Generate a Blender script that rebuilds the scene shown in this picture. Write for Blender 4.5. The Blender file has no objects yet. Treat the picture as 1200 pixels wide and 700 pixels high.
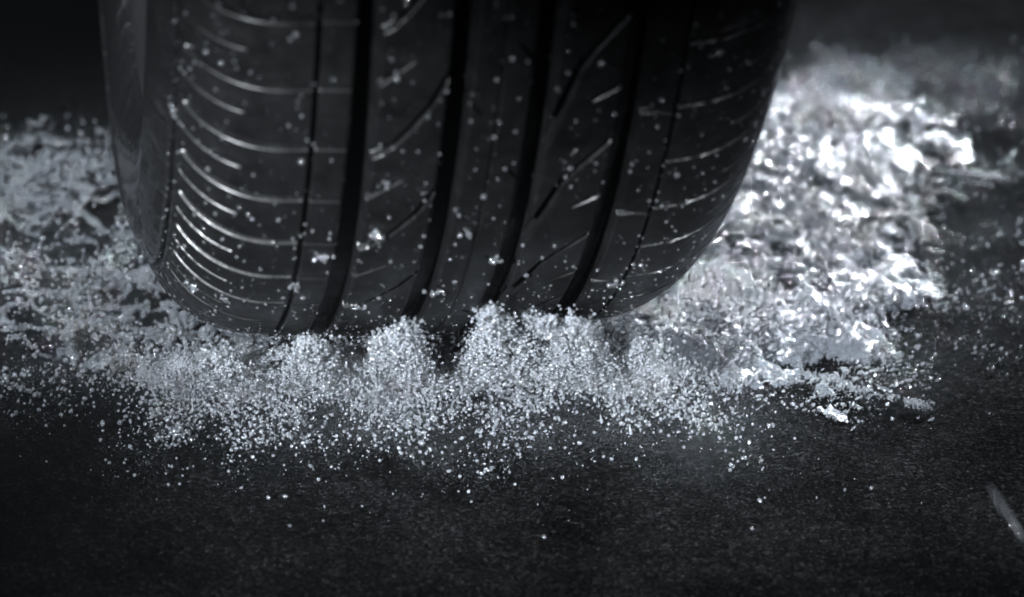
import bpy, math, random
import numpy as np
from mathutils import Matrix, Vector

random.seed(7)
RNG = np.random.default_rng(11)
sc = bpy.context.scene
C = sc.collection

# ------------------------------------------------------------------ camera
PITCH, ROLL = 0.45379, -0.01958
fwd = Vector((0, math.cos(PITCH), -math.sin(PITCH)))
up0 = Vector((0, math.sin(PITCH), math.cos(PITCH)))
rt0 = Vector((1, 0, 0))
cr, sr = math.cos(ROLL), math.sin(ROLL)
right = rt0 * cr - up0 * sr
up = rt0 * sr + up0 * cr
CAM = Vector((0.05947, -1.40038, 0.65944))
cd = bpy.data.cameras.new('camera')
cam = bpy.data.objects.new('camera', cd)
C.objects.link(cam)
m = Matrix((right, up, -fwd)).transposed().to_4x4()
m.translation = CAM
cam.matrix_world = m
cd.sensor_width = 36.0
cd.lens = 3633.0 / 1200.0 * 36.0
cd.clip_start = 0.05
cd.clip_end = 60
cd.dof.use_dof = True
cd.dof.focus_distance = 1.365
cd.dof.aperture_fstop = 6.0
cd.dof.aperture_blades = 0
sc.camera = cam

# ------------------------------------------------------------------ world + lamps + exposure
w = bpy.data.worlds.new('World')
sc.world = w
w.use_nodes = True
bg = w.node_tree.nodes['Background']
bg.inputs[0].default_value = (0.75, 0.85, 1.0, 1)
bg.inputs[1].default_value = 0.02


def aim(o, target):
    d = Vector(target) - o.location
    o.rotation_euler = d.to_track_quat('-Z', 'Y').to_euler()


def area_lamp(name, loc, target, size, power, color, spread=180):
    ld = bpy.data.lights.new(name, 'AREA')
    ld.shape = 'RECTANGLE'
    ld.size, ld.size_y = size
    ld.energy = power
    ld.color = color
    ld.spread = math.radians(spread)
    o = bpy.data.objects.new(name, ld)
    C.objects.link(o)
    o.location = loc
    aim(o, target)
    return o


def spot_lamp(name, loc, target, angle, power, color, radius=0.05, blend=1.0):
    ld = bpy.data.lights.new(name, 'SPOT')
    ld.spot_size = math.radians(angle)
    ld.spot_blend = blend
    ld.energy = power
    ld.color = color
    ld.shadow_soft_size = radius
    o = bpy.data.objects.new(name, ld)
    C.objects.link(o)
    o.location = loc
    aim(o, target)
    return o


COOL = (0.88, 0.94, 1.0)
spot_lamp('key_lamp', (0.66, 1.25, 0.95), (0.235, 0.05, 0.0), 21, 880, COOL, 0.08)
spot_lamp('left_lamp', (-0.80, -0.70, 0.95), (-0.16, 0.0, 0.02), 18, 340, COOL, 0.045)
spot_lamp('front_lamp', (-0.55, -1.25, 0.56), (0.06, -0.15, 0.04), 17, 500, COOL, 0.045)
spot_lamp('right_fill_lamp', (0.75, -1.15, 0.50), (0.09, -0.16, 0.04), 15, 150, COOL, 0.045)  # weak fill, added to lift the dark right side of the tread

sc.view_settings.view_transform = 'Standard'
sc.view_settings.look = 'None'
sc.view_settings.exposure = 0.3
sc.view_settings.gamma = 1.0
sc.view_settings.use_curve_mapping = False
sc.render.engine = 'CYCLES'
cy = sc.cycles
cy.max_bounces = 6
cy.transmission_bounces = 4
cy.glossy_bounces = 3
cy.diffuse_bounces = 2
cy.transparent_max_bounces = 12
cy.caustics_reflective = False
cy.caustics_refractive = False
cy.sample_clamp_indirect = 3.0
cy.use_denoising = True


# ------------------------------------------------------------------ helpers
def tag(o, label=None, cat=None, group=None, kind=None):
    if label: o['label'] = label
    if cat: o['category'] = cat
    if group: o['group'] = group
    if kind: o['kind'] = kind
    return o


def mesh_np(name, V, F, smooth=True):
    V = np.asarray(V, np.float32)
    F = np.asarray(F, np.int32)
    me = bpy.data.meshes.new(name)
    n = F.shape[1]
    me.vertices.add(len(V)); me.vertices.foreach_set('co', V.ravel())
    me.loops.add(F.size); me.loops.foreach_set('vertex_index', F.ravel())
    me.polygons.add(len(F))
    me.polygons.foreach_set('loop_start', np.arange(0, F.size, n, dtype=np.int32))
    me.update(calc_edges=True)
    if smooth:
        me.polygons.foreach_set('use_smooth', np.ones(len(F), bool))
    me.validate()
    return me


def obj(name, me, mat=None, parent=None):
    o = bpy.data.objects.new(name, me)
    if mat is not None and not me.materials:
        me.materials.append(mat)
    C.objects.link(o)
    if parent: o.parent = parent
    return o


def grid_faces(nu, nv, mask=None, flip=False):
    i, j = np.meshgrid(np.arange(nu - 1), np.arange(nv - 1), indexing='ij')
    a = i * nv + j
    f = np.stack([a, a + nv, a + nv + 1, a + 1], -1)
    if mask is not None:
        f = f[mask[:-1, :-1] & mask[1:, :-1] & mask[:-1, 1:] & mask[1:, 1:]]
    f = f.reshape(-1, 4)
    return f[:, ::-1] if flip else f


def compact(V, F):
    u, inv = np.unique(F, return_inverse=True)
    return V[u], inv.reshape(F.shape)


def _h(ix, iy, iz, s):
    n = (ix.astype(np.int64) * 374761393 + iy.astype(np.int64) * 668265263 + iz.astype(np.int64) * 2147483647 + s * 974634777) & 0xffffffff
    n = ((n ^ (n >> 13)) * 1274126177) & 0xffffffff
    n = ((n ^ (n >> 16)) * 2246822519) & 0xffffffff
    return (n ^ (n >> 15)).astype(np.float64) / 4294967295.0


def vnoise(P, scale, seed=0):
    """value noise 0..1 on (N,3) points"""
    p = np.asarray(P, float) * scale
    i = np.floor(p).astype(np.int64)
    f = p - i
    f = f * f * f * (f * (f * 6 - 15) + 10)
    r = 0
    for dx in (0, 1):
        for dy in (0, 1):
            for dz in (0, 1):
                wgt = (f[:, 0] if dx else 1 - f[:, 0]) * (f[:, 1] if dy else 1 - f[:, 1]) * (f[:, 2] if dz else 1 - f[:, 2])
                r = r + wgt * _h(i[:, 0] + dx, i[:, 1] + dy, i[:, 2] + dz, seed)
    return r


def fbm(P, scale, octv=4, seed=0, gain=0.5, ridged=False):
    r, a, t = 0, 1.0, 0
    for k in range(octv):
        n = vnoise(P, scale * 2 ** k, seed + k * 17)
        if ridged: n = 1 - np.abs(2 * n - 1)
        r = r + a * n; t += a; a *= gain
    return r / t


def worley(P2, scale, seed=0):
    p = P2 * scale
    i = np.floor(p).astype(np.int64)
    d = np.full((len(p), 9), 9.0)
    k = 0
    for dx in (-1, 0, 1):
        for dy in (-1, 0, 1):
            jx, jy = i[:, 0] + dx, i[:, 1] + dy
            z = np.zeros_like(jx)
            fx = jx + _h(jx, jy, z, seed); fy = jy + _h(jx, jy, z + 5, seed)
            d[:, k] = np.hypot(p[:, 0] - fx, p[:, 1] - fy); k += 1
    d.sort(axis=1)
    return d[:, 0], d[:, 1]


def sstep(a, b, x):
    t = np.clip((x - a) / (b - a), 0, 1)
    return t * t * (3 - 2 * t)


# ------------------------------------------------------------------ materials
def new_mat(name):
    mt = bpy.data.materials.new(name)
    mt.use_nodes = True
    nt = mt.node_tree
    return mt, nt, nt.nodes['Principled BSDF']


def noise_node(nt, scale, detail=4, rough=0.6, coord='Object', dist=0.0):
    tc = nt.nodes.new('ShaderNodeTexCoord')
    n = nt.nodes.new('ShaderNodeTexNoise')
    n.inputs['Scale'].default_value = scale
    n.inputs['Detail'].default_value = detail
    n.inputs['Roughness'].default_value = rough
    n.inputs['Distortion'].default_value = dist
    nt.links.new(tc.outputs[coord], n.inputs['Vector'])
    return n


def ramp(nt, src, stops):
    r = nt.nodes.new('ShaderNodeValToRGB')
    el = r.color_ramp.elements
    while len(el) < len(stops): el.new(0.5)
    for e, (p, c) in zip(el, stops):
        e.position = p
        e.color = (c, c, c, 1) if not isinstance(c, tuple) else (*c, 1)
    nt.links.new(src, r.inputs[0])
    return r


def bump(nt, bsdf, src, strength, dist, prev=None):
    b = nt.nodes.new('ShaderNodeBump')
    b.inputs['Strength'].default_value = strength
    b.inputs['Distance'].default_value = dist
    nt.links.new(src, b.inputs['Height'])
    if prev is not None: nt.links.new(prev.outputs[0], b.inputs['Normal'])
    nt.links.new(b.outputs[0], bsdf.inputs['Normal'])
    return b


def make_rubber():
    mt, nt, b = new_mat('wet_rubber')
    n = noise_node(nt, 38, 5, 0.6)
    c = ramp(nt, n.outputs[0], [(0.3, (0.0012, 0.0012, 0.0013)), (0.75, (0.0036, 0.0037, 0.0039))])
    nt.links.new(c.outputs[0], b.inputs['Base Color'])
    n2 = noise_node(nt, 90, 4, 0.65)
    r = ramp(nt, n2.outputs[0], [(0.35, 0.30), (0.7, 0.55)])
    nt.links.new(r.outputs[0], b.inputs['Roughness'])
    b.inputs['Specular IOR Level'].default_value = 0.14
    b.inputs['Coat Weight'].default_value = 0.13
    b.inputs['Coat Roughness'].default_value = 0.20
    n3 = noise_node(nt, 900, 3, 0.6)
    p = bump(nt, b, n3.outputs[0], 0.25, 0.0004)
    n4 = noise_node(nt, 120, 3, 0.5)
    bump(nt, b, n4.outputs[0], 0.25, 0.0012, p)
    return mt


def make_wet_sidewall():
    mt, nt, b = new_mat('wet_sidewall_rubber')
    b.inputs['Base Color'].default_value = (0.0022, 0.0022, 0.0024, 1)
    b.inputs['Roughness'].default_value = 0.5
    b.inputs['Specular IOR Level'].default_value = 0.12
    b.inputs['Coat Weight'].default_value = 0.5
    b.inputs['Coat Roughness'].default_value = 0.07
    n = noise_node(nt, 55, 4, 0.6, dist=1.2)
    p = bump(nt, b, n.outputs[0], 0.9, 0.006)
    n2 = noise_node(nt, 600, 3, 0.6)
    bump(nt, b, n2.outputs[0], 0.2, 0.0005, p)
    return mt


def make_asphalt():
    mt, nt, b = new_mat('wet_asphalt')
    n = noise_node(nt, 640, 3, 0.75)
    c = ramp(nt, n.outputs[0], [(0.38, (0.002, 0.002, 0.002)), (0.55, (0.0052, 0.0053, 0.0055)), (0.66, (0.014, 0.0143, 0.0147)), (0.78, (0.085, 0.087, 0.09))])
    tc = nt.nodes.new('ShaderNodeTexCoord')
    vo = nt.nodes.new('ShaderNodeTexVoronoi'); vo.inputs['Scale'].default_value = 430
    nt.links.new(tc.outputs['Object'], vo.inputs['Vector'])
    sep = nt.nodes.new('ShaderNodeSeparateColor'); nt.links.new(vo.outputs['Color'], sep.inputs[0])
    cv = ramp(nt, sep.outputs[0], [(0.0, 0.5), (0.75, 0.9), (1.0, 1.7)])
    nl = noise_node(nt, 14, 5, 0.6)
    cl = ramp(nt, nl.outputs[0], [(0.3, 0.35), (0.5, 0.8), (0.72, 1.4)])
    def mul(a, c_):
        mx = nt.nodes.new('ShaderNodeMix'); mx.data_type = 'RGBA'; mx.blend_type = 'MULTIPLY'
        mx.inputs[0].default_value = 1.0
        nt.links.new(a, mx.inputs[6]); nt.links.new(c_, mx.inputs[7])
        return mx.outputs[2]
    nt.links.new(mul(mul(c.outputs[0], cv.outputs[0]), cl.outputs[0]), b.inputs['Base Color'])
    r = ramp(nt, nl.outputs[0], [(0.35, 0.55), (0.65, 0.35)])
    nt.links.new(r.outputs[0], b.inputs['Roughness'])
    b.inputs['Specular IOR Level'].default_value = 0.0
    p = bump(nt, b, n.outputs[0], 0.5, 0.0009)
    bump(nt, b, vo.outputs['Distance'], 0.35, -0.0008, p)
    return mt


def make_water(name, tint, glass, clear, rough=0.03, bscale=None, bstr=0.5, bdist=0.001, ior=1.5):
    """water: a glassy share, a clear share that lets light straight through, the rest milky with air"""
    mt, nt, b = new_mat(name)
    nt.nodes.remove(b)
    out = nt.nodes['Material Output']
    N = nt.nodes.new
    dif = N('ShaderNodeBsdfDiffuse'); tra = N('ShaderNodeBsdfTranslucent')
    gls = N('ShaderNodeBsdfGlass'); trp = N('ShaderNodeBsdfTransparent'); glo = N('ShaderNodeBsdfGlossy')
    for n_ in (dif, tra): n_.inputs['Color'].default_value = (*tint, 1)
    gls.inputs['IOR'].default_value = 1.33; gls.inputs['Roughness'].default_value = rough
    glo.inputs['Roughness'].default_value = rough + 0.03
    def mix(a, c, f):
        m_ = N('ShaderNodeMixShader')
        if isinstance(f, float): m_.inputs[0].default_value = f
        else: nt.links.new(f, m_.inputs[0])
        nt.links.new(a.outputs[0], m_.inputs[1]); nt.links.new(c.outputs[0], m_.inputs[2])
        return m_
    milk = mix(dif, tra, 0.5)
    fr = N('ShaderNodeFresnel'); fr.inputs['IOR'].default_value = ior
    a_ = mix(milk, trp, clear / max(1e-6, 1 - glass) if glass < 1 else 0.0)
    g_ = mix(a_, gls, glass)
    f_ = mix(g_, glo, fr.outputs[0])
    nt.links.new(f_.outputs[0], out.inputs['Surface'])
    if bscale:
        n_ = noise_node(nt, bscale, 4, 0.6, dist=0.6)
        bp = N('ShaderNodeBump')
        bp.inputs['Strength'].default_value = bstr; bp.inputs['Distance'].default_value = bdist
        nt.links.new(n_.outputs[0], bp.inputs['Height'])
        for sh in (dif, gls, glo, fr): nt.links.new(bp.outputs[0], sh.inputs['Normal'])
    return mt


M_RUBBER = make_rubber()
M_SIDE = make_wet_sidewall()
M_ROAD = make_asphalt()
M_BEAD = make_water('clear_water', (0.9, 0.93, 1.0), 0.42, 0.49, 0.02, ior=3.0)
M_DROP = make_water('spray_water', (0.86, 0.92, 1.0), 0.06, 0.78, 0.04, ior=2.2)
M_FOAM = make_water('aerated_water', (0.82, 0.88, 0.97), 0.0, 0.78, 0.07, 700, 0.9, 0.003, ior=2.0)
M_LACE = make_water('lace_water', (0.82, 0.88, 0.97), 0.0, 0.84, 0.06, 700, 0.9, 0.003, ior=2.0)
M_JET = make_water('jet_water', (0.86, 0.91, 1.0), 0.04, 0.69, 0.03, 900, 0.7, 0.002, ior=2.0)
M_WASH = make_water('wash_water', (0.74, 0.81, 0.92), 0.0, 0.74, 0.20, 620, 1.0, 0.006, ior=1.45)
M_RIM, _nt, _b = new_mat('rim_metal')
_b.inputs['Base Color'].default_value = (0.08, 0.08, 0.085, 1)
_b.inputs['Metallic'].default_value = 1.0
_b.inputs['Roughness'].default_value = 0.4
_n = noise_node(_nt, 60); bump(_nt, _b, _n.outputs[0], 0.1, 0.0005)

# ------------------------------------------------------------------ road
xs = np.linspace(-8, 8, 33)
gx, gy = np.meshgrid(xs, xs, indexing='ij')
V = np.stack([gx, gy, 0 * gx], -1).reshape(-1, 3)
road = obj('road', mesh_np('road', V, grid_faces(33, 33)), M_ROAD)
tag(road, 'dark wet asphalt road under the tyre', 'road', kind='structure')

# ------------------------------------------------------------------ tyre
R, RC, S0, RHO = 0.33, 0.9, 0.079, 0.049
YAW, CAMBER = 0.18125, 0.02202
A0 = math.asin(S0 / RC)
_s1 = np.linspace(0, S0, 150); _r1 = R - _s1 ** 2 / 2 / RC; _a1 = np.arcsin(_s1 / RC)
_a2 = np.linspace(A0, math.radians(90), 300)[1:]
_s2 = S0 + RHO * (np.sin(_a2) - math.sin(A0)); _r2 = R - S0 * S0 / 2 / RC - RHO * (math.cos(A0) - np.cos(_a2))
PS, PR, PA = np.r_[_s1, _s2], np.r_[_r1, _r2], np.r_[_a1, _a2]
PW = np.r_[0, np.cumsum(np.hypot(np.diff(PS), np.diff(PR)))] * 1000     # mm across the tread


def prof(wmm):
    a = np.abs(wmm); sg = np.sign(wmm)
    return sg * np.interp(a, PW, PS), np.interp(a, PW, PR), sg * np.interp(a, PW, PA)


tyre = bpy.data.objects.new('car_tyre', None)
C.objects.link(tyre)
tyre.empty_display_size = 0.05
# axle along local x, angle phi measured from the bottom towards the viewer (-y)
TM = Matrix.Translation((0, 0, R - 0.006)) @ Matrix.Rotation(YAW, 4, 'Z') @ Matrix.Rotation(CAMBER, 4, 'Y')
# the Empty sits at the tyre's base, the axle one radius above it
BASE = Matrix.Translation((0, 0, -R))
tyre.matrix_world = TM @ BASE
tag(tyre, 'black rubber car tyre with wet grooved tread standing in splashing water', 'tyre')
UPR = Matrix.Translation((0, 0, R))           # tyre-local offset from base to axle
PITCHDEG, PHI0 = 5.625, 45.6
MMDEG = 1000 * R * math.pi / 180


def gcut(dist, hw, depth, wall=0.7):
    return depth * (1 - sstep(hw - wall / 2, hw + wall / 2, dist))


def wrapd(phi, per):
    return (phi + per / 2) % per - per / 2


def curve(wv, pts):
    p = np.array(pts, float)
    o = np.argsort(p[:, 0])
    return np.interp(wv, p[o, 0], p[o, 1])


MAIN = [(-51.6, 4.3), (-15.6, 4.1), (16.5, 4.0), (52.3, 4.3)]


def depth(W, PH):
    """groove depth in mm at lateral position W (mm) and angle PH (degrees)"""
    D = np.zeros_like(W)
    rel1 = PH - PHI0
    # four main grooves, wear bar across them
    bar = 1 - 0.30 * (1 - sstep(0.55, 0.75, np.abs(wrapd(PH - 61.0, 45))))
    for c, hw in MAIN:
        D = np.maximum(D, gcut(np.abs(W - c), hw, 8.0, 1.3) * bar)
        D = np.maximum(D, gcut(np.abs(W - c), hw + 0.9, 0.7, 1.2))
    D = np.maximum(D, gcut(np.abs(W + 70.2), 0.95, 4.0, 0.6))
    D = np.maximum(D, gcut(np.abs(W - 71.0), 0.65, 3.5, 0.5))
    D = np.maximum(D, gcut(np.abs(W), 0.38, 0.8, 0.5))
    # left shoulder: long laterals and short sipes between them
    d = np.abs(wrapd(rel1 - PITCHDEG / 2 + 0.35 * np.cos((W + 95) / 20), PITCHDEG)) * MMDEG
    wid = 0.85 + 0.45 * sstep(-80, -118, W)
    D = np.maximum(D, gcut(d, wid + 0.3, 4.6, 1.9) * (sstep(-130, -123, W)) * sstep(-68.5, -70.5, W))
    d = np.abs(wrapd(rel1 + 0.25 * np.cos((W + 105) / 15), PITCHDEG)) * MMDEG
    D = np.maximum(D, gcut(d, 0.65, 2.6, 0.9) * sstep(-130, -125, W) * sstep(-96.5, -99, W))
    # fine sipe through the narrow left rib
    d = np.abs(wrapd(rel1 - PITCHDEG / 2 + 0.35, PITCHDEG)) * MMDEG
    D = np.maximum(D, gcut(d, 0.32, 2.2, 0.45) * sstep(-71, -69.5, W) * sstep(-53, -54, W))
    # right shoulder laterals and half sipes
    d = np.abs(wrapd(rel1 - 0.4 * np.sin((W - 70) / 25), PITCHDEG)) * MMDEG
    D = np.maximum(D, gcut(d, 0.75, 3.8, 1.0) * sstep(130, 126, W) * sstep(69.5, 71, W))
    d = np.abs(wrapd(rel1 - PITCHDEG / 2 + 0.2, PITCHDEG)) * MMDEG
    D = np.maximum(D, gcut(d, 0.45, 2.2, 0.7) * sstep(130, 126, W) * sstep(98, 101, W))
    # right narrow rib: sipe + flared triangular notch at the groove every second pitch
    d = np.abs(wrapd(rel1 + 0.05 * (W - 56), 2 * PITCHDEG)) * MMDEG
    inr = sstep(54, 55.5, W) * sstep(72, 71, W)
    D = np.maximum(D, gcut(d, 0.38, 2.6, 0.5) * inr)
    D = np.maximum(D, gcut(d, np.clip(3.2 * (1 - (W - 55) / 9.5), 0.05, 9), 2.6, 0.8) * sstep(54, 55, W) * (W < 65))
    # rib between first and second groove: long curved diagonal and short one
    f = curve(W, [(-50, 7.55), (-47, 7.65), (-43, 8.0), (-39, 8.65), (-33, 10.25), (-26.6, 12.25), (-20.6, 14.85), (-17, 16.4)])
    sl = np.abs(np.gradient(f, W[:, 0], axis=0)) * MMDEG if W.ndim == 2 else 1.2
    d = np.abs(wrapd(rel1 - f, 2 * PITCHDEG)) * MMDEG / np.sqrt(1 + sl ** 2)
    inr = sstep(-51, -49, W) * sstep(-16, -18, W)
    wid = 1.0 + 1.8 * sstep(-38, -48, W)
    D = np.maximum(D, gcut(d, wid, 4.4, 0.9) * inr)
    f = 3.0 + 0.15 * (W + 47)
    d = np.abs(wrapd(rel1 - f, 2 * PITCHDEG)) * MMDEG / 1.3
    D = np.maximum(D, gcut(d, np.clip(1.3 * (-33 - W) / 14, 0.2, 1.3), 3.2, 0.8) * sstep(-51, -49, W) * sstep(-33, -35, W))
    # rib between third and fourth groove
    f = 8.7 + curve(W, [(52, 0.8), (48, 0), (42, -1.4), (35, -3.1), (30, -4.7), (25.5, -7.6), (20.6, -11.0), (17, -13.5)])
    sl = np.abs(np.gradient(f, W[:, 0], axis=0)) * MMDEG if W.ndim == 2 else 1.2
    d = np.abs(wrapd(rel1 - f, 2 * PITCHDEG)) * MMDEG / np.sqrt(1 + sl ** 2)
    wid = 0.95 + 1.1 * sstep(34, 22, W)
    D = np.maximum(D, gcut(d, wid, 4.4, 0.9) * sstep(17, 19, W) * sstep(52, 50, W))
    f = 2.3 + 0.13 * (W - 47)
    d = np.abs(wrapd(rel1 - f, 2 * PITCHDEG)) * MMDEG / 1.25
    D = np.maximum(D, gcut(d, np.clip(1.0 * (W - 36) / 12, 0.2, 1.0), 3.0, 0.7) * sstep(36, 38, W) * sstep(52, 50, W))
    # small notches in the centre rib
    f = 6.4 - 0.22 * (W - 5)
    d = np.abs(wrapd(rel1 - f, 2 * PITCHDEG)) * MMDEG / 1.6
    D = np.maximum(D, gcut(d, np.clip(0.9 * (W - 4) / 9, 0.1, 0.9), 2.6, 0.6) * sstep(4, 6, W) * sstep(16, 14, W))
    f = 1.2 - 0.2 * (W + 11)
    d = np.abs(wrapd(rel1 - f, 2 * PITCHDEG)) * MMDEG / 1.6
    D = np.maximum(D, gcut(d, np.clip(0.7 * (-4 - W) / 8, 0.1, 0.7), 2.2, 0.6) * sstep(-4, -5.5, W) * sstep(-16, -13, W))
    return D


def surf(Wv, PHv, D):
    """tyre-axle coordinates; PHv in degrees, D in mm"""
    s, r, a = prof(Wv)
    s2 = s - np.sin(a) * D / 1000
    r2 = r - np.cos(a) * D / 1000
    p = np.radians(PHv)
    return np.stack([s2, -r2 * np.sin(p), -r2 * np.cos(p)], -1)


def rib_mesh(name, w0, w1, per, start, res=0.34):
    nu = int(abs(w1 - w0) / res) + 1
    nv = int(per * MMDEG / res) + 1
    Wg, Pg = np.meshgrid(np.linspace(w0, w1, nu), start + np.linspace(0, per, nv), indexing='ij')
    Vv = surf(Wg, Pg, depth(Wg, Pg))
    # turned so that the piece starts at phi = 0 and can be rotated around the axle
    th = math.radians(start)
    y, z = Vv[..., 1].copy(), Vv[..., 2].copy()
    Vv[..., 1] = y * math.cos(th) - z * math.sin(th)
    Vv[..., 2] = y * math.sin(th) + z * math.cos(th)
    return mesh_np(name, Vv.reshape(-1, 3), grid_faces(nu, nv, flip=True))


def place_ring(name, me, per, start, lo, hi):
    k0 = math.ceil((lo - start) / per); k1 = math.floor((hi - start) / per)
    for k in range(k0, k1):
        o = obj(name, me, M_RUBBER, tyre)
        o.matrix_local = UPR @ Matrix.Rotation(-math.radians(start + k * per), 4, 'X')


LO, HI = PHI0 - 4 * 11.25, PHI0 + 6 * 11.25     # 0.6 .. 113.1 degrees
st = PHI0 - PITCHDEG / 2
for nm, a, b, per, start in [
        ('shoulder_block', -130, -70.2, PITCHDEG, st), ('rib_block', -70.2, -51.6, 2 * PITCHDEG, PHI0),
        ('rib_block', -51.6, -15.6, 2 * PITCHDEG, PHI0), ('rib_block', -15.6, 16.5, 2 * PITCHDEG, PHI0),
        ('rib_block', 16.5, 52.3, 2 * PITCHDEG, PHI0), ('rib_block', 52.3, 71.0, 2 * PITCHDEG, PHI0),
        ('shoulder_block', 71.0, 130, PITCHDEG, PHI0)]:
    me = rib_mesh(nm, a, b, per, start)
    lo = LO if per > 6 else LO - 3
    place_ring(nm, me, per, start, lo - 1e-6, HI + 1e-6)

# the rest of the tread, out of view above and behind
wv = np.concatenate([[-130], *[[c - h - 1, c - h, c + h, c + h + 1] for c, h in MAIN], [130]])
wv = np.unique(np.r_[wv, np.linspace(-130, 130, 53)])
pv = np.linspace(HI - 0.1, 360 + LO - 2.8, 220)
Wg, Pg = np.meshgrid(wv, pv, indexing='ij')
Dg = np.zeros_like(Wg)
for c, hw in MAIN: Dg = np.maximum(Dg, gcut(np.abs(Wg - c), hw, 7.0, 0.5))
o = obj('tread_band', mesh_np('tread_band', surf(Wg, Pg, Dg).reshape(-1, 3), grid_faces(len(wv), len(pv), flip=True)), M_RUBBER, tyre)
o.matrix_local = UPR


def lathe(name, sr_pts, n=360, mat=M_RUBBER, flip=False):
    p = np.array(sr_pts)
    ph = np.linspace(0, 2 * np.pi, n + 1)
    S = np.repeat(p[:, 0][:, None], n + 1, 1)
    Vv = np.stack([S, -p[:, 1][:, None] * np.sin(ph), -p[:, 1][:, None] * np.cos(ph)], -1)
    o = obj(name, mesh_np(name, Vv.reshape(-1, 3), grid_faces(len(p), n + 1, flip=flip)), mat, tyre)
    o.matrix_local = UPR
    return o


def spline(pts, n=12):
    P = [Vector((a, b, 0)) for a, b in pts]
    P = [2 * P[0] - P[1]] + P + [2 * P[-1] - P[-2]]
    out = []
    for i in range(1, len(P) - 2):
        for k in range(n):
            t = k / n
            q = 0.5 * ((2 * P[i]) + (P[i + 1] - P[i - 1]) * t + (2 * P[i - 1] - 5 * P[i] + 4 * P[i + 1] - P[i + 2]) * t * t + (3 * P[i] - P[i - 1] - 3 * P[i + 1] + P[i + 2]) * t ** 3)
            out.append((q.x, q.y))
    out.append((P[-2].x, P[-2].y))
    return out


def sidewall(side):
    ww = np.linspace(130, 138, 33)
    dd = gcut(np.abs(ww - 133.8), 1.7, 4.5, 0.8)
    s, r, a = prof(ww)
    pts = list(zip(s - np.sin(a) * dd / 1000, r - np.cos(a) * dd / 1000))
    e = pts[-1]
    pts += spline([e, (0.1262, 0.284), (0.1292, 0.276), (0.1302, 0.2725), (0.1290, 0.2705)], 8)[1:]
    pts += spline([(0.1290, 0.2705), (0.1292, 0.262), (0.1285, 0.252), (0.1262, 0.241), (0.1225, 0.233), (0.118, 0.2285), (0.105, 0.226)], 8)[1:]
    lathe('sidewall', [(side * a, b) for a, b in pts], mat=M_SIDE, flip=side < 0)


sidewall(-1); sidewall(1)
lathe('wheel_rim', spline([(-0.116, 0.2295), (-0.118, 0.222), (-0.108, 0.214), (-0.085, 0.205), (-0.075, 0.16), (-0.085, 0.09), (-0.09, 0.03), (-0.09, 0.001)], 6), 128, M_RIM)
lathe('wheel_barrel', spline([(-0.085, 0.205), (0.0, 0.195), (0.08, 0.205), (0.108, 0.214), (0.118, 0.222), (0.116, 0.2295)], 6), 128, M_RIM)


def tyre_point(wmm, phi, lift=0.0):
    P = surf(np.array([wmm]), np.array([phi]), np.array([-lift]))[0]
    s, r, a = prof(np.array([wmm]))
    p = math.radians(phi)
    n = Vector((math.sin(a[0]), -math.cos(a[0]) * math.sin(p), -math.cos(a[0]) * math.cos(p)))
    return TM @ Vector(P), (TM.to_3x3() @ n).normalized()


# ------------------------------------------------------------------ geometry-node builders for water
def _attr(nt, name, typ):
    n = nt.nodes.new('GeometryNodeInputNamedAttribute')
    n.data_type = typ
    n.inputs['Name'].default_value = name
    return n


def points_mesh(name, P, **attrs):
    me = bpy.data.meshes.new(name)
    P = np.asarray(P, np.float32)
    me.vertices.add(len(P)); me.vertices.foreach_set('co', P.ravel())
    for k, a in attrs.items():
        a = np.asarray(a)
        if a.ndim == 2:
            at = me.attributes.new(k, 'FLOAT_VECTOR', 'POINT'); at.data.foreach_set('vector', a.astype(np.float32).ravel())
        elif a.dtype.kind == 'i':
            at = me.attributes.new(k, 'INT', 'POINT'); at.data.foreach_set('value', a.astype(np.int32))
        else:
            at = me.attributes.new(k, 'FLOAT', 'POINT'); at.data.foreach_set('value', a.astype(np.float32))
    me.update()
    return me


_groups = {}


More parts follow.
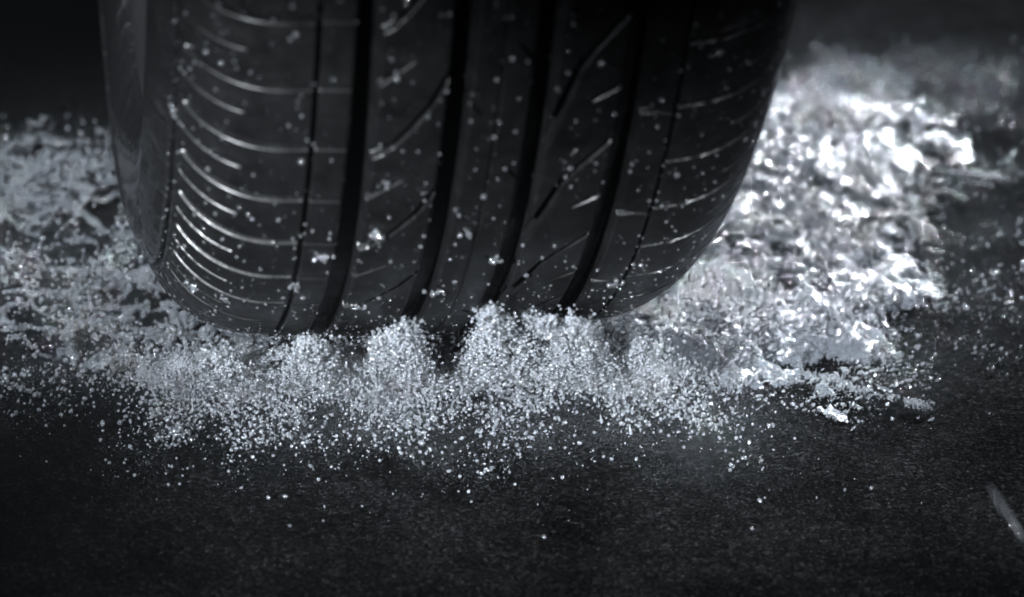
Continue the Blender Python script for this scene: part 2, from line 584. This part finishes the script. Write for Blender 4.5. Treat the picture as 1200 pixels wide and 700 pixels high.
def spray_group(mat, sub):
    key = (mat.name, sub)
    if key in _groups: return _groups[key]
    nt = bpy.data.node_groups.new('spray_' + mat.name, 'GeometryNodeTree')
    nt.interface.new_socket('Geometry', in_out='INPUT', socket_type='NodeSocketGeometry')
    nt.interface.new_socket('Geometry', in_out='OUTPUT', socket_type='NodeSocketGeometry')
    gi = nt.nodes.new('NodeGroupInput'); go = nt.nodes.new('NodeGroupOutput')
    join = nt.nodes.new('GeometryNodeJoinGeometry')
    for k, amt in enumerate((0.0, 0.35, 0.7, 1.0)):
        ico = nt.nodes.new('GeometryNodeMeshIcoSphere')
        ico.inputs['Radius'].default_value = 1.0
        ico.inputs['Subdivisions'].default_value = sub
        g = ico.outputs['Mesh']
        sp = nt.nodes.new('GeometryNodeSetPosition')
        nz = nt.nodes.new('ShaderNodeTexNoise'); nz.noise_dimensions = '4D'
        nz.inputs['Scale'].default_value = 1.1; nz.inputs['W'].default_value = 3.7 * k; nz.inputs['Detail'].default_value = 1.0
        sub_ = nt.nodes.new('ShaderNodeVectorMath'); sub_.operation = 'SUBTRACT'; sub_.inputs[1].default_value = (0.5, 0.5, 0.5)
        mul = nt.nodes.new('ShaderNodeVectorMath'); mul.operation = 'SCALE'; mul.inputs['Scale'].default_value = 1.6 * amt
        nt.links.new(nz.outputs['Color'], sub_.inputs[0]); nt.links.new(sub_.outputs[0], mul.inputs[0])
        nt.links.new(g, sp.inputs['Geometry']); nt.links.new(mul.outputs[0], sp.inputs['Offset'])
        ss = nt.nodes.new('GeometryNodeSetShadeSmooth'); nt.links.new(sp.outputs[0], ss.inputs[0])
        sm = nt.nodes.new('GeometryNodeSetMaterial'); sm.inputs['Material'].default_value = mat
        nt.links.new(ss.outputs[0], sm.inputs[0])
        ti = nt.nodes.new('GeometryNodeGeometryToInstance'); nt.links.new(sm.outputs[0], ti.inputs[0])
        nt.links.new(ti.outputs[0], join.inputs[0])
    iop = nt.nodes.new('GeometryNodeInstanceOnPoints')
    iop.inputs['Pick Instance'].default_value = True
    nt.links.new(gi.outputs[0], iop.inputs['Points'])
    nt.links.new(join.outputs[0], iop.inputs['Instance'])
    a1, a2, a3 = _attr(nt, 'scl', 'FLOAT_VECTOR'), _attr(nt, 'rot', 'FLOAT_VECTOR'), _attr(nt, 'idx', 'INT')
    e2r = nt.nodes.new('FunctionNodeEulerToRotation')
    nt.links.new(a2.outputs[0], e2r.inputs[0])
    nt.links.new(a1.outputs[0], iop.inputs['Scale'])
    nt.links.new(e2r.outputs[0], iop.inputs['Rotation'])
    nt.links.new(a3.outputs[0], iop.inputs['Instance Index'])
    nt.links.new(iop.outputs[0], go.inputs[0])
    _groups[key] = nt
    return nt


def spray(name, P, rad, mat=None, stretch=0.5, direction=None, sub=2, parent=None, idx=None):
    P = np.asarray(P)
    n = len(P)
    st_ = 1 + stretch * RNG.random(n) ** 2
    scl = np.stack([rad / np.sqrt(st_), rad / np.sqrt(st_), rad * st_], -1)
    if direction is None:
        rot = RNG.random((n, 3)) * 6.28
    else:
        d = np.asarray(direction) + RNG.normal(0, 0.25, (n, 3))
        d /= np.linalg.norm(d, axis=1)[:, None]
        rot = np.stack([np.zeros(n), np.arccos(np.clip(d[:, 2], -1, 1)), np.arctan2(d[:, 1], d[:, 0])], -1)
    if idx is None: idx = RNG.integers(0, 4, n)
    me = points_mesh(name, P, scl=scl, rot=rot, idx=idx.astype(np.int64))
    mat = mat or M_DROP
    o = obj(name, me, mat, parent)
    md = o.modifiers.new('spray', 'NODES')
    md.node_group = spray_group(mat, sub)
    return o


def liquid_group(mat, voxel):
    key = ('liquid', mat.name, voxel)
    if key in _groups: return _groups[key]
    nt = bpy.data.node_groups.new('liquid_' + mat.name, 'GeometryNodeTree')
    nt.interface.new_socket('Geometry', in_out='INPUT', socket_type='NodeSocketGeometry')
    nt.interface.new_socket('Geometry', in_out='OUTPUT', socket_type='NodeSocketGeometry')
    gi = nt.nodes.new('NodeGroupInput'); go = nt.nodes.new('NodeGroupOutput')
    mp = nt.nodes.new('GeometryNodeMeshToPoints')
    a = _attr(nt, 'rad', 'FLOAT')
    pv_ = nt.nodes.new('GeometryNodePointsToVolume')
    pv_.resolution_mode = 'VOXEL_SIZE'
    pv_.inputs['Voxel Size'].default_value = voxel
    pv_.inputs['Density'].default_value = 1.0
    vm = nt.nodes.new('GeometryNodeVolumeToMesh')
    vm.resolution_mode = 'GRID'
    vm.inputs['Threshold'].default_value = 0.12
    vm.inputs['Adaptivity'].default_value = 0.05
    ss = nt.nodes.new('GeometryNodeSetShadeSmooth')
    sm = nt.nodes.new('GeometryNodeSetMaterial'); sm.inputs['Material'].default_value = mat
    nt.links.new(gi.outputs[0], mp.inputs[0])
    nt.links.new(a.outputs[0], mp.inputs['Radius'])
    nt.links.new(mp.outputs[0], pv_.inputs[0])
    nt.links.new(a.outputs[0], pv_.inputs['Radius'])
    nt.links.new(pv_.outputs[0], vm.inputs[0])
    nt.links.new(vm.outputs[0], ss.inputs[0])
    nt.links.new(ss.outputs[0], sm.inputs[0])
    nt.links.new(sm.outputs[0], go.inputs[0])
    _groups[key] = nt
    return nt


def liquid(name, P, rad, mat, voxel=0.0007, parent=None):
    """merged liquid mass grown from points, baked to a plain mesh"""
    me = points_mesh(name, P, rad=rad)
    o = obj(name, me, None, parent)
    md = o.modifiers.new('liquid', 'NODES')
    md.node_group = liquid_group(mat, voxel)
    dg = bpy.context.evaluated_depsgraph_get()
    baked = bpy.data.meshes.new_from_object(o.evaluated_get(dg), depsgraph=dg)
    o.modifiers.clear()
    o.data = baked
    baked.name = name
    if not baked.materials: baked.materials.append(mat)
    return o


# ------------------------------------------------------------------ front jets: water squeezed out of the four grooves
def burst_points(n, base, top, wb, wt, seed, clump=60, thr=0.5, bulge=0.006, tp=0.9):
    """a crown of ragged tongues that rise forward from the road"""
    rg = np.random.default_rng(seed // 10 * 0 + int(abs(base[0]) * 1e4) + 5)
    K = 9
    b, c = np.array(base), np.array(top)
    off = rg.normal(0, 1, K) * wb
    ln = 0.45 + 0.6 * rg.random(K) * np.exp(-(off / wb) ** 2 * 0.35)
    ln[0], off[0] = 1.0, 0.0
    tip = rg.normal(0, 0.8, K) * wt + off * 0.55
    tip[0] = 0
    wgt = 0.35 + rg.random(K); wgt[0] = 1.6
    k = rg.choice(K, n, p=wgt / wgt.sum())
    t = RNG.random(n) ** tp
    B = b + np.stack([off[k], 0 * t, 0 * t], -1)
    T = b + (c - b) * ln[k][:, None] + np.stack([tip[k], 0 * t, 0 * t], -1)
    P = B + (T - B) * t[:, None]
    P[:, 1] -= bulge * np.sin(np.pi * t)
    sg = (wb * 0.75 * (1 - t) + wt * 0.42 * t) * (0.3 + 0.7 * RNG.random(n))
    P = P + np.clip(RNG.normal(0, 1, (n, 3)), -2.3, 2.3) * sg[:, None] * np.array([1.0, 0.5, 0.5])
    P = P + RNG.normal(0, 1, (n, 3)) * 0.0012
    P[:, 2] = np.abs(P[:, 2])
    return P[fbm(P, clump, 3, seed) > thr]


def outside_tyre(P, gap=0.004):
    """keep points in front of the tread"""
    L = (P - np.array(TM.translation)) @ np.array(TM.to_3x3())
    return P[(np.hypot(L[:, 1], L[:, 2]) > R + gap) | (np.abs(L[:, 0]) > 0.125)]


def ligaments(base, top, wb, n):
    """thin curved threads of water torn out of the jet, thicker in places"""
    PP, RR = [], []
    b, c = np.array(base), np.array(top)
    for _ in range(n):
        a = b + np.array([RNG.normal(0, wb), RNG.normal(0, 0.006), RNG.random() * 0.012]) + (c - b) * RNG.random() * 0.5
        ln = 0.006 + 0.022 * RNG.random()
        d = (c - b) / np.linalg.norm(c - b) * RNG.uniform(0.2, 1.0) + RNG.normal(0, 0.45, 3) + np.array([0, -0.5, 0])
        d /= np.linalg.norm(d)
        side = RNG.normal(0, 0.7, 3)
        t = np.linspace(0, 1, int(ln / 0.00022))
        p = a + d * (ln * t)[:, None] + side * (ln * t ** 2)[:, None] + np.array([0, 0, -0.004]) * (t ** 2)[:, None]
        r = 0.00020 + 0.00018 * np.sin(t * RNG.uniform(8, 22) + RNG.random() * 6) ** 2 + 0.0004 * np.exp(-((t - 1) / 0.05) ** 2)
        p[:, 2] = np.abs(p[:, 2]) + 0.0003
        PP.append(p); RR.append(r)
    return np.concatenate(PP), np.concatenate(RR)


# label, base, top, width at base, width at top, drift of the fallen spray to the right
JETS = [
    ('white water burst at the left corner of the tyre, broadest and lowest of the jets', (-0.074, -0.140, 0.003), (-0.064, -0.214, 0.052), 0.015, 0.009, -0.005),
    ('white water jet bursting out under the first wide tread groove from the left', (-0.032, -0.140, 0.003), (-0.026, -0.226, 0.064), 0.015, 0.010, -0.006),
    ('white water jet under the second wide tread groove, reaching furthest toward the viewer', (0.012, -0.135, 0.003), (0.0165, -0.250, 0.086), 0.0115, 0.0062, -0.005),
    ('peaked white water jet under the third wide tread groove, tallest of the jets', (0.049, -0.135, 0.003), (0.0505, -0.244, 0.090), 0.0105, 0.007, 0.0),
    ('white water jet under the rightmost tread groove, slanting down to the right', (0.100, -0.132, 0.003), (0.083, -0.246, 0.089), 0.015, 0.009, 0.032),
]
for i, (lab, b, c, wb, wt, dr) in enumerate(JETS):
    P = burst_points(60000, b, c, wb * 0.85, wt * 0.85, 40 + i, 130, 0.535)
    rad = 0.00022 + 0.00055 * RNG.random(len(P)) ** 3
    n = 10000
    q_ = np.abs(RNG.normal(0, 0.024, n))
    F = np.stack([b[0] + dr * (q_ / 0.05) + RNG.normal(0, 1, n) * (wb * 1.1 + 0.15 * q_), b[1] + 0.012 - q_, np.abs(RNG.normal(0, 0.006, n))], -1)
    F = F[fbm(F, 75, 4, 140 + i, 0.6) > 0.55]
    P = np.concatenate([P, F]); rad = np.concatenate([rad, 0.00024 + 0.0006 * RNG.random(len(F)) ** 2.5])
    LP, LR = ligaments(b, c, wb, 9)
    P = np.concatenate([P, LP]); rad = np.concatenate([rad, LR])
    L_ = (P - np.array(TM.translation)) @ np.array(TM.to_3x3())
    ok = (np.hypot(L_[:, 1], L_[:, 2]) > R + 0.004) | (np.abs(L_[:, 0]) > 0.125)
    j = liquid('water_jet', P[ok], rad[ok], M_JET, 0.00034)
    tag(j, lab, 'water jet', 'jets of water in front of the tyre')
    P = outside_tyre(burst_points(44000, b, c, wb * 1.15, wt * 1.25, 70 + i, 70, 0.47))
    n = 15000
    y = np.abs(RNG.normal(0, 0.040, n))
    F = np.stack([b[0] + dr * (y / 0.05) + RNG.normal(0, 0.015, n) * (1 + 6 * y), b[1] - y, np.abs(RNG.normal(0, 0.012, n)) + 0.0004], -1)
    F = F[fbm(F, 55, 4, 90 + i, 0.6) > 0.53]
    P = np.concatenate([P, F])
    rad = 0.00008 + 0.00095 * RNG.random(len(P)) ** 9
    s_ = spray('jet_spray', P, rad, M_DROP, 0.6, parent=j)
    tag(s_, kind='stuff')

# loose spray flung ahead of the jets
n = 30000
P = np.stack([RNG.uniform(-0.10, 0.165, n), -0.12 - np.abs(RNG.normal(0, 0.055, n)), np.abs(RNG.normal(0, 0.011, n)) + 0.0005], -1)
lim = 0.075 + 0.045 * np.exp(-((P[:, 0] - 0.045) / 0.075) ** 2)
keep = (fbm(P, 42, 4, 5, 0.6) > 0.50) & (RNG.random(n) < np.exp(-np.clip((-P[:, 1] - 0.12) / lim, 0, 9) ** 2 * 1.6))
P = P[keep]
rad = 0.00009 + 0.00085 * RNG.random(len(P)) ** 8
o = spray('flung_spray', P, rad, M_DROP, 0.5)
tag(o, 'loose spray of fine droplets flung ahead of the jets over the asphalt', 'spray', kind='stuff')

# fine mist droplets hanging over the road
n = 110000
P = np.stack([RNG.normal(0.04, 0.085, n), RNG.normal(-0.185, 0.042, n), np.abs(RNG.normal(0, 0.024, n)) + 0.0005], -1)
P = outside_tyre(P[(P[:, 1] < -0.08) & (fbm(P, 30, 4, 9) > 0.47)])
o = spray('fine_mist', P, 0.00005 + 0.00009 * RNG.random(len(P)) ** 2, M_DROP, 0.2, sub=1)
tag(o, 'very fine mist specks drifting low over the road ahead', 'mist', kind='stuff')


# ------------------------------------------------------------------ right-hand wash: turbulent sheet running off to the right and back
def wash_height(x, y):
    P = np.stack([x, y, 0 * x], -1)
    u = (x - 0.11) / 0.17
    edge_r = sstep(0.305, 0.165, x + 0.13 * (fbm(P, 24, 4, 2, 0.6) - 0.5) - 0.16 * np.clip(y, -0.2, 0.3))
    front = sstep(-0.170, -0.125, y + 0.10 * (fbm(P, 28, 4, 3, 0.6) - 0.5) + 0.30 * np.clip(0.205 - x, 0, 0.2) * -1.0)
    back = sstep(0.235, 0.17, y + 0.03 * (fbm(P, 30, 3, 4) - 0.5))
    env = edge_r * front * back
    Q = P.copy(); Q[:, 0] = P[:, 0] * 0.75 + 0.25 * P[:, 1]
    rid = fbm(Q, 34, 5, 21, 0.6, ridged=True)
    S_ = P * np.array([0.42, 1.0, 1.0]) + np.array([0, 0.25, 0]) * P[:, :1]
    rid2 = fbm(S_, 135, 4, 31, 0.6, ridged=True)
    rid3 = fbm(S_, 330, 3, 37, 0.6)
    h = env * (0.005 + 0.016 * np.clip(rid - 0.40, 0, 1) + 0.0075 * (rid2 - 0.4) + 0.0040 * (rid3 - 0.5)) + (env - 0.22) * 0.006
    h = h - 0.04 * np.clip(0.55 - fbm(P, 60, 4, 43, 0.6) - 0.50 * env + 0.26, 0, 1)
    return h, env


nx, ny = 460, 740
gx, gy = np.meshgrid(np.linspace(0.07, 0.37, nx), np.linspace(-0.20, 0.30, ny), indexing='ij')
h, env = wash_height(gx.ravel(), gy.ravel())
V = np.stack([gx.ravel(), gy.ravel(), h], -1)
jit = np.stack([fbm(V, 120, 2, 51) - 0.5, fbm(V, 120, 2, 61) - 0.5], -1) * 0.006
V[:, :2] += jit * env[:, None]
Vc, Fc = compact(V, grid_faces(nx, ny, mask=(h > 0.0006).reshape(nx, ny)))
o = obj('water_wash', mesh_np('water_wash', Vc, Fc), M_WASH)
tag(o, 'bright churning sheet of water streaming away on the right of the tyre', 'water', kind='stuff')

# crests of the wash, beaten into strands of white water
n = 600000
x = RNG.uniform(0.08, 0.34, n); y = RNG.uniform(-0.19, 0.27, n)
P = np.stack([x, y, 0 * x], -1)
h, env = wash_height(x, y)
Q = P.copy(); Q[:, 1] += 0.25 * P[:, 0]; Q[:, 0] = P[:, 0] * 0.38; Q[:, :2] += 0.010 * np.stack([fbm(P, 60, 3, 5) - 0.5, fbm(P, 60, 3, 6) - 0.5], -1)
rr = fbm(Q, 105, 4, 25, 0.65, ridged=True)
keep = (rr + 0.12 * (fbm(P, 16, 3, 14) - 0.5) + 0.10 * (env - 1) > 0.705) & (env > 0.12)
P = P[keep]; rr = rr[keep]
P[:, 2] = np.clip(h[keep], 0, 1) + (rr - 0.62) * 0.02 + RNG.normal(0, 0.0006, len(P))
o = liquid('wash_foam', P, 0.00030 + 0.00035 * RNG.random(len(P)) ** 2, M_FOAM, 0.00045)
tag(o, 'white broken crests on the churning water right of the tyre', 'foam', kind='stuff')

n = 380000
x = RNG.uniform(0.085, 0.44, n); y = RNG.uniform(-0.18, 0.32, n)
h, env = wash_height(x, y)
P = np.stack([x, y, np.clip(h, 0, 1) + np.abs(RNG.normal(0, 0.008, n)) * (0.6 + 0.6 * env)], -1)
pr = 0.22 + 0.30 * env
pr *= np.exp(-np.clip(x - 0.225 - 0.22 * np.clip(y, -0.1, 1), 0, 1) / 0.055) * sstep(-0.19, -0.12, y - 0.25 * np.clip(0.2 - x, 0, 1)) * sstep(0.31, 0.22, y)
P = P[(RNG.random(n) < pr) & (fbm(P, 45, 3, 77) > 0.47)]
rad = 0.0002 + 0.0009 * RNG.random(len(P)) ** 6
fl = np.tile(np.array([[0.9, 0.35, 0.1]]), (len(P), 1))
o = spray('wash_spray', P, rad, M_DROP, 1.2, direction=fl, sub=2)
tag(o, 'droplets thrown up above the churning water right of the tyre', 'spray', kind='stuff')

# ------------------------------------------------------------------ left-hand foam: lacy net of water
n = 640000
x = RNG.uniform(-0.44, -0.055, n); y = RNG.uniform(-0.21, 0.22, n)
wx = np.stack([x, y], -1)
w3 = np.stack([x, y, 0 * x], -1)
warp = np.stack([fbm(w3, 45, 3, 3) - 0.5, fbm(w3, 45, 3, 4) - 0.5], -1) * 0.022
d1, d2 = worley(wx + warp * 1.2, 40, 3)
e1, e2 = worley(wx + warp, 120, 8)
net = np.maximum(1 - (d2 - d1) / 0.30, 0.58 - (e2 - e1) / 0.42)
dense = fbm(w3, 24, 4, 12) + 0.32 * sstep(0.02, 0.12, y) + 0.10 * sstep(-0.15, -0.11, x)
fade = sstep(-0.42, -0.30, x + 0.10 * (fbm(w3, 14, 3, 29) - 0.5)) * sstep(0.165, 0.08, y + 0.06 * (fbm(w3, 20, 3, 27) - 0.5)) * sstep(-0.20, -0.12, y - 0.12 * (x + 0.15) + 0.05 * (fbm(w3, 30, 3, 19) - 0.5))
thr = 1.16 - 0.9 * dense + 0.9 * (1 - fade)
keep = net > thr
# nothing inside the tyre's footprint
lx = x * math.cos(YAW) + y * math.sin(YAW)
keep &= (lx < -0.085) | (y < -0.07)
P = np.stack([x, y, 0 * x], -1)[keep]
P[:, 2] = np.abs(RNG.normal(0, 0.0009, len(P))) + 0.012 * np.clip(fbm(P, 35, 3, 91) - 0.45, 0, 1) * 2
br = fbm(P, 160, 3, 66)
P = P[br > 0.43 + 0.16 * (1 - fade[keep])]
rad = 0.0005 + 0.0006 * RNG.random(len(P)) ** 2
o = liquid('foam_lace', P, rad, M_LACE, 0.0006)
tag(o, 'lacy net of white foam spread on the road left of the tyre', 'foam', kind='stuff')

n = 55000
x = RNG.uniform(-0.29, -0.06, n); y = RNG.uniform(-0.24, 0.19, n)
P = np.stack([x, y, np.abs(RNG.normal(0, 0.008, n)) + 0.001], -1)
lx = x * math.cos(YAW) + y * math.sin(YAW)
P = P[((lx < -0.12) | (y < -0.08)) & (fbm(P, 40, 3, 33) > 0.47) & (RNG.random(n) < sstep(-0.245, -0.09, y) ** 1.5 * sstep(0.15, 0.08, y))]
rad = 0.0002 + 0.0012 * RNG.random(len(P)) ** 6
o = spray('foam_spray', P, rad, M_DROP, 0.5)
tag(o, 'glinting droplets bouncing over the lacy foam left of the tyre', 'spray', kind='stuff')

# thin broken film on the road between and ahead of the jets
n = 300000
x = RNG.uniform(-0.11, 0.16, n); y = RNG.uniform(-0.185, -0.085, n)
w3 = np.stack([x, y, 0 * x], -1)
warp = np.stack([fbm(w3, 70, 3, 3) - 0.5, fbm(w3, 70, 3, 4) - 0.5], -1) * 0.016
d1, d2 = worley(w3[:, :2] + warp, 110, 13)
net = 1 - (d2 - d1) / 0.42
fade = sstep(-0.185, -0.135, y + 0.05 * (fbm(w3, 30, 3, 19) - 0.5)) * sstep(0.16, 0.12, x)
keep = (net > 1.33 - 0.95 * fbm(w3, 34, 4, 15) + 0.8 * (1 - fade)) & (fbm(w3, 200, 2, 67) > 0.40)
P = w3[keep]
P[:, 2] = np.abs(RNG.normal(0, 0.001, len(P))) + 0.020 * np.clip(fbm(P, 60, 3, 92) - 0.45, 0, 1)
o = liquid('water_film', P, 0.0004 + 0.0005 * RNG.random(len(P)) ** 2, M_LACE, 0.0005)
tag(o, 'thin torn film of water on the road at the foot of the jets', 'water film', kind='stuff')

# ------------------------------------------------------------------ beads of water clinging to the tread
def bead_mesh():
    import bmesh
    bm = bmesh.new()
    bmesh.ops.create_icosphere(bm, subdivisions=3, radius=1.0)
    for v_ in bm.verts:
        v_.co.z = max(v_.co.z, -0.25) * 0.8
        v_.co.x *= 1 + 0.10 * math.sin(3 * v_.co.y + 1)
    for f_ in bm.faces: f_.smooth = True
    me = bpy.data.meshes.new('water_bead')
    bm.to_mesh(me); bm.free()
    return me


BEAD = bead_mesh()
zones = [(-126, -98, 'round water bead clinging to the outer edge of the left shoulder blocks'),
         (-98, -56, 'round water bead clinging to the inner half of the left shoulder'),
         (-48, -20, 'round water bead on the rib between the first and second wide grooves'),
         (-12, 13, 'round water bead on the centre rib of the tread'),
         (20, 48, 'round water bead on the rib between the third and fourth wide grooves'),
         (57, 95, 'round water bead on the inner half of the right shoulder'),
         (95, 128, 'round water bead along the right shoulder edge of the tyre')]
for w0, w1, lab in zones:
    for which, pa, pb in (('uppermost', 71, 76), ('middle', 58, 64), ('lowest', 44, 50)):
        ww = random.uniform(w0 + 0.2 * (w1 - w0), w1 - 0.2 * (w1 - w0)); ph = random.uniform(pa, pb)
        p, nrm = tyre_point(ww, ph)
        o = obj('water_bead', BEAD, M_BEAD)
        r = random.uniform(0.0011, 0.0013)
        q = nrm.to_track_quat('Z', 'Y')
        o.matrix_world = Matrix.Translation(p) @ q.to_matrix().to_4x4() @ Matrix.Diagonal((r, r * random.uniform(0.9, 1.3), r, 1))
        tag(o, lab.replace('round water bead', which + ' large water bead'), 'water bead', 'large water beads on the tread')

n = 2300
ww = RNG.uniform(-140, 130, n); ph = RNG.uniform(24, 88, n)
D = depth(ww[:, None] * np.ones((1, 1)), ph[:, None]) if False else np.zeros(n)
s, r, a = prof(ww); pr_ = np.radians(ph)
L = np.stack([s, -r * np.sin(pr_), -r * np.cos(pr_)], -1)
T3 = np.array(TM.to_3x3()); T0 = np.array(TM.translation)
P = L @ T3.T + T0
for c, hw in MAIN: P = P[np.abs(ww - c) > hw]; ww = ww[np.abs(ww - c) > hw]
rad = 0.00016 + 0.00075 * RNG.random(len(P)) ** 3.0
o = spray('tread_beads', P, rad, M_BEAD, 0.3, sub=2)
tag(o, 'tiny water specks sprinkled all over the tread surface', 'water specks', kind='stuff')

# ------------------------------------------------------------------ splashes caught at the groove ends low on the tread
SPLATS = [(-59.8, 52.0, 11, 'glinting water splat on the narrow rib left of the first wide groove'),
          (-41.5, 55.2, 10, 'glinting water splat at the start of the upper curved cut beside the first wide groove'),
          (-4.0, 55.6, 8, 'small clear water splat in the middle of the centre rib'),
          (11.5, 51.2, 10, 'clear water splat on the right edge of the centre rib beside the third wide groove'),
          (-10.0, 45.8, 11, 'clear water splat low on the left edge of the centre rib above the jets'),
          (-41.0, 42.4, 9, 'low clear water splat between the first and second wide grooves above the jets'),
          (67.8, 44.6, 10, 'clear water splat low on the narrow rib right of the fourth wide groove'),
          (-70.0, 47.0, 8, 'clear water splat sitting in the thin groove of the left shoulder'),
          (-112.0, 39.5, 12, 'bright water splat low at the outer left corner of the tread'),
          (-97.0, 41.5, 7, 'small bright water splat at the end of a short sipe on the lower left shoulder'),
          (-134.5, 63.0, 8, 'bright water splat in the rim groove at the left edge of the tread')]
for wm, ph, k, lab in SPLATS:
    pts, rr_ = [], []
    for q_ in range(k):
        p, nrm = tyre_point(wm + random.gauss(0, 1.7), ph + random.gauss(0, 0.32), 0.2)
        r = random.uniform(0.0005, 0.0012)
        pts.append(p + nrm * r * 0.3); rr_.append(r)
        pts.append(p + nrm * r * 0.8 + Vector((random.gauss(0, 0.0006), 0, random.gauss(0, 0.0006)))); rr_.append(r * 0.6)
    o = liquid('water_splat', np.array([tuple(p) for p in pts]), np.array(rr_), M_BEAD, 0.00022)
    tag(o, lab, 'water splat', 'splats of water on the lower tread')

# ------------------------------------------------------------------ slivers of water flying low at the right front corner
def sliver(pts, r0, lab):
    P_, rad_ = [], []
    V_ = [Vector(p) for p in pts]
    for i in range(90):
        t = i / 89
        a, b_, c = V_
        p = a * (1 - t) ** 2 + b_ * 2 * t * (1 - t) + c * t ** 2
        P_.append(tuple(p)); rad_.append(r0 * (0.25 + 0.75 * math.sin(math.pi * min(1, t * 0.9 + 0.08))))
    o = liquid('water_sliver', np.array(P_), np.array(rad_), M_DROP, r0 * 0.3)
    tag(o, lab, 'water sliver', 'slivers of water at the right front corner')


sliver([(0.2272, -0.4566, 0.130), (0.2330, -0.4615, 0.122), (0.2412, -0.4664, 0.112)], 0.0006, 'thick blurred sliver of water at the right edge above the road')
sliver([(0.2604, -0.2833, 0.030), (0.2583, -0.2877, 0.028), (0.2623, -0.2939, 0.024)], 0.00035, 'thin curved thread of water left of the thick sliver at the right edge')

# ------------------------------------------------------------------ damp air over the road
def haze_box():
    lo, hi = Vector((-9, -9, -1.0)), Vector((9, 9, 0.80))
    import bmesh
    bm = bmesh.new()
    bmesh.ops.create_cube(bm, size=1.0)
    for v_ in bm.verts:
        v_.co = Vector((lo[i] + (hi[i] - lo[i]) * (v_.co[i] + 0.5) for i in range(3)))
    me = bpy.data.meshes.new('haze')
    bm.to_mesh(me); bm.free()
    mt = bpy.data.materials.new('damp_air'); mt.use_nodes = True
    nt = mt.node_tree
    nt.nodes.remove(nt.nodes['Principled BSDF'])
    pv_ = nt.nodes.new('ShaderNodeVolumePrincipled')
    pv_.inputs['Color'].default_value = (0.85, 0.92, 1.0, 1)
    pv_.inputs['Density'].default_value = 0.005
    nt.links.new(pv_.outputs[0], nt.nodes['Material Output'].inputs['Volume'])
    o = obj('haze', me, mt)
    tag(o, 'thin damp mist hanging in the air around the tyre', 'haze', kind='stuff')


haze_box()
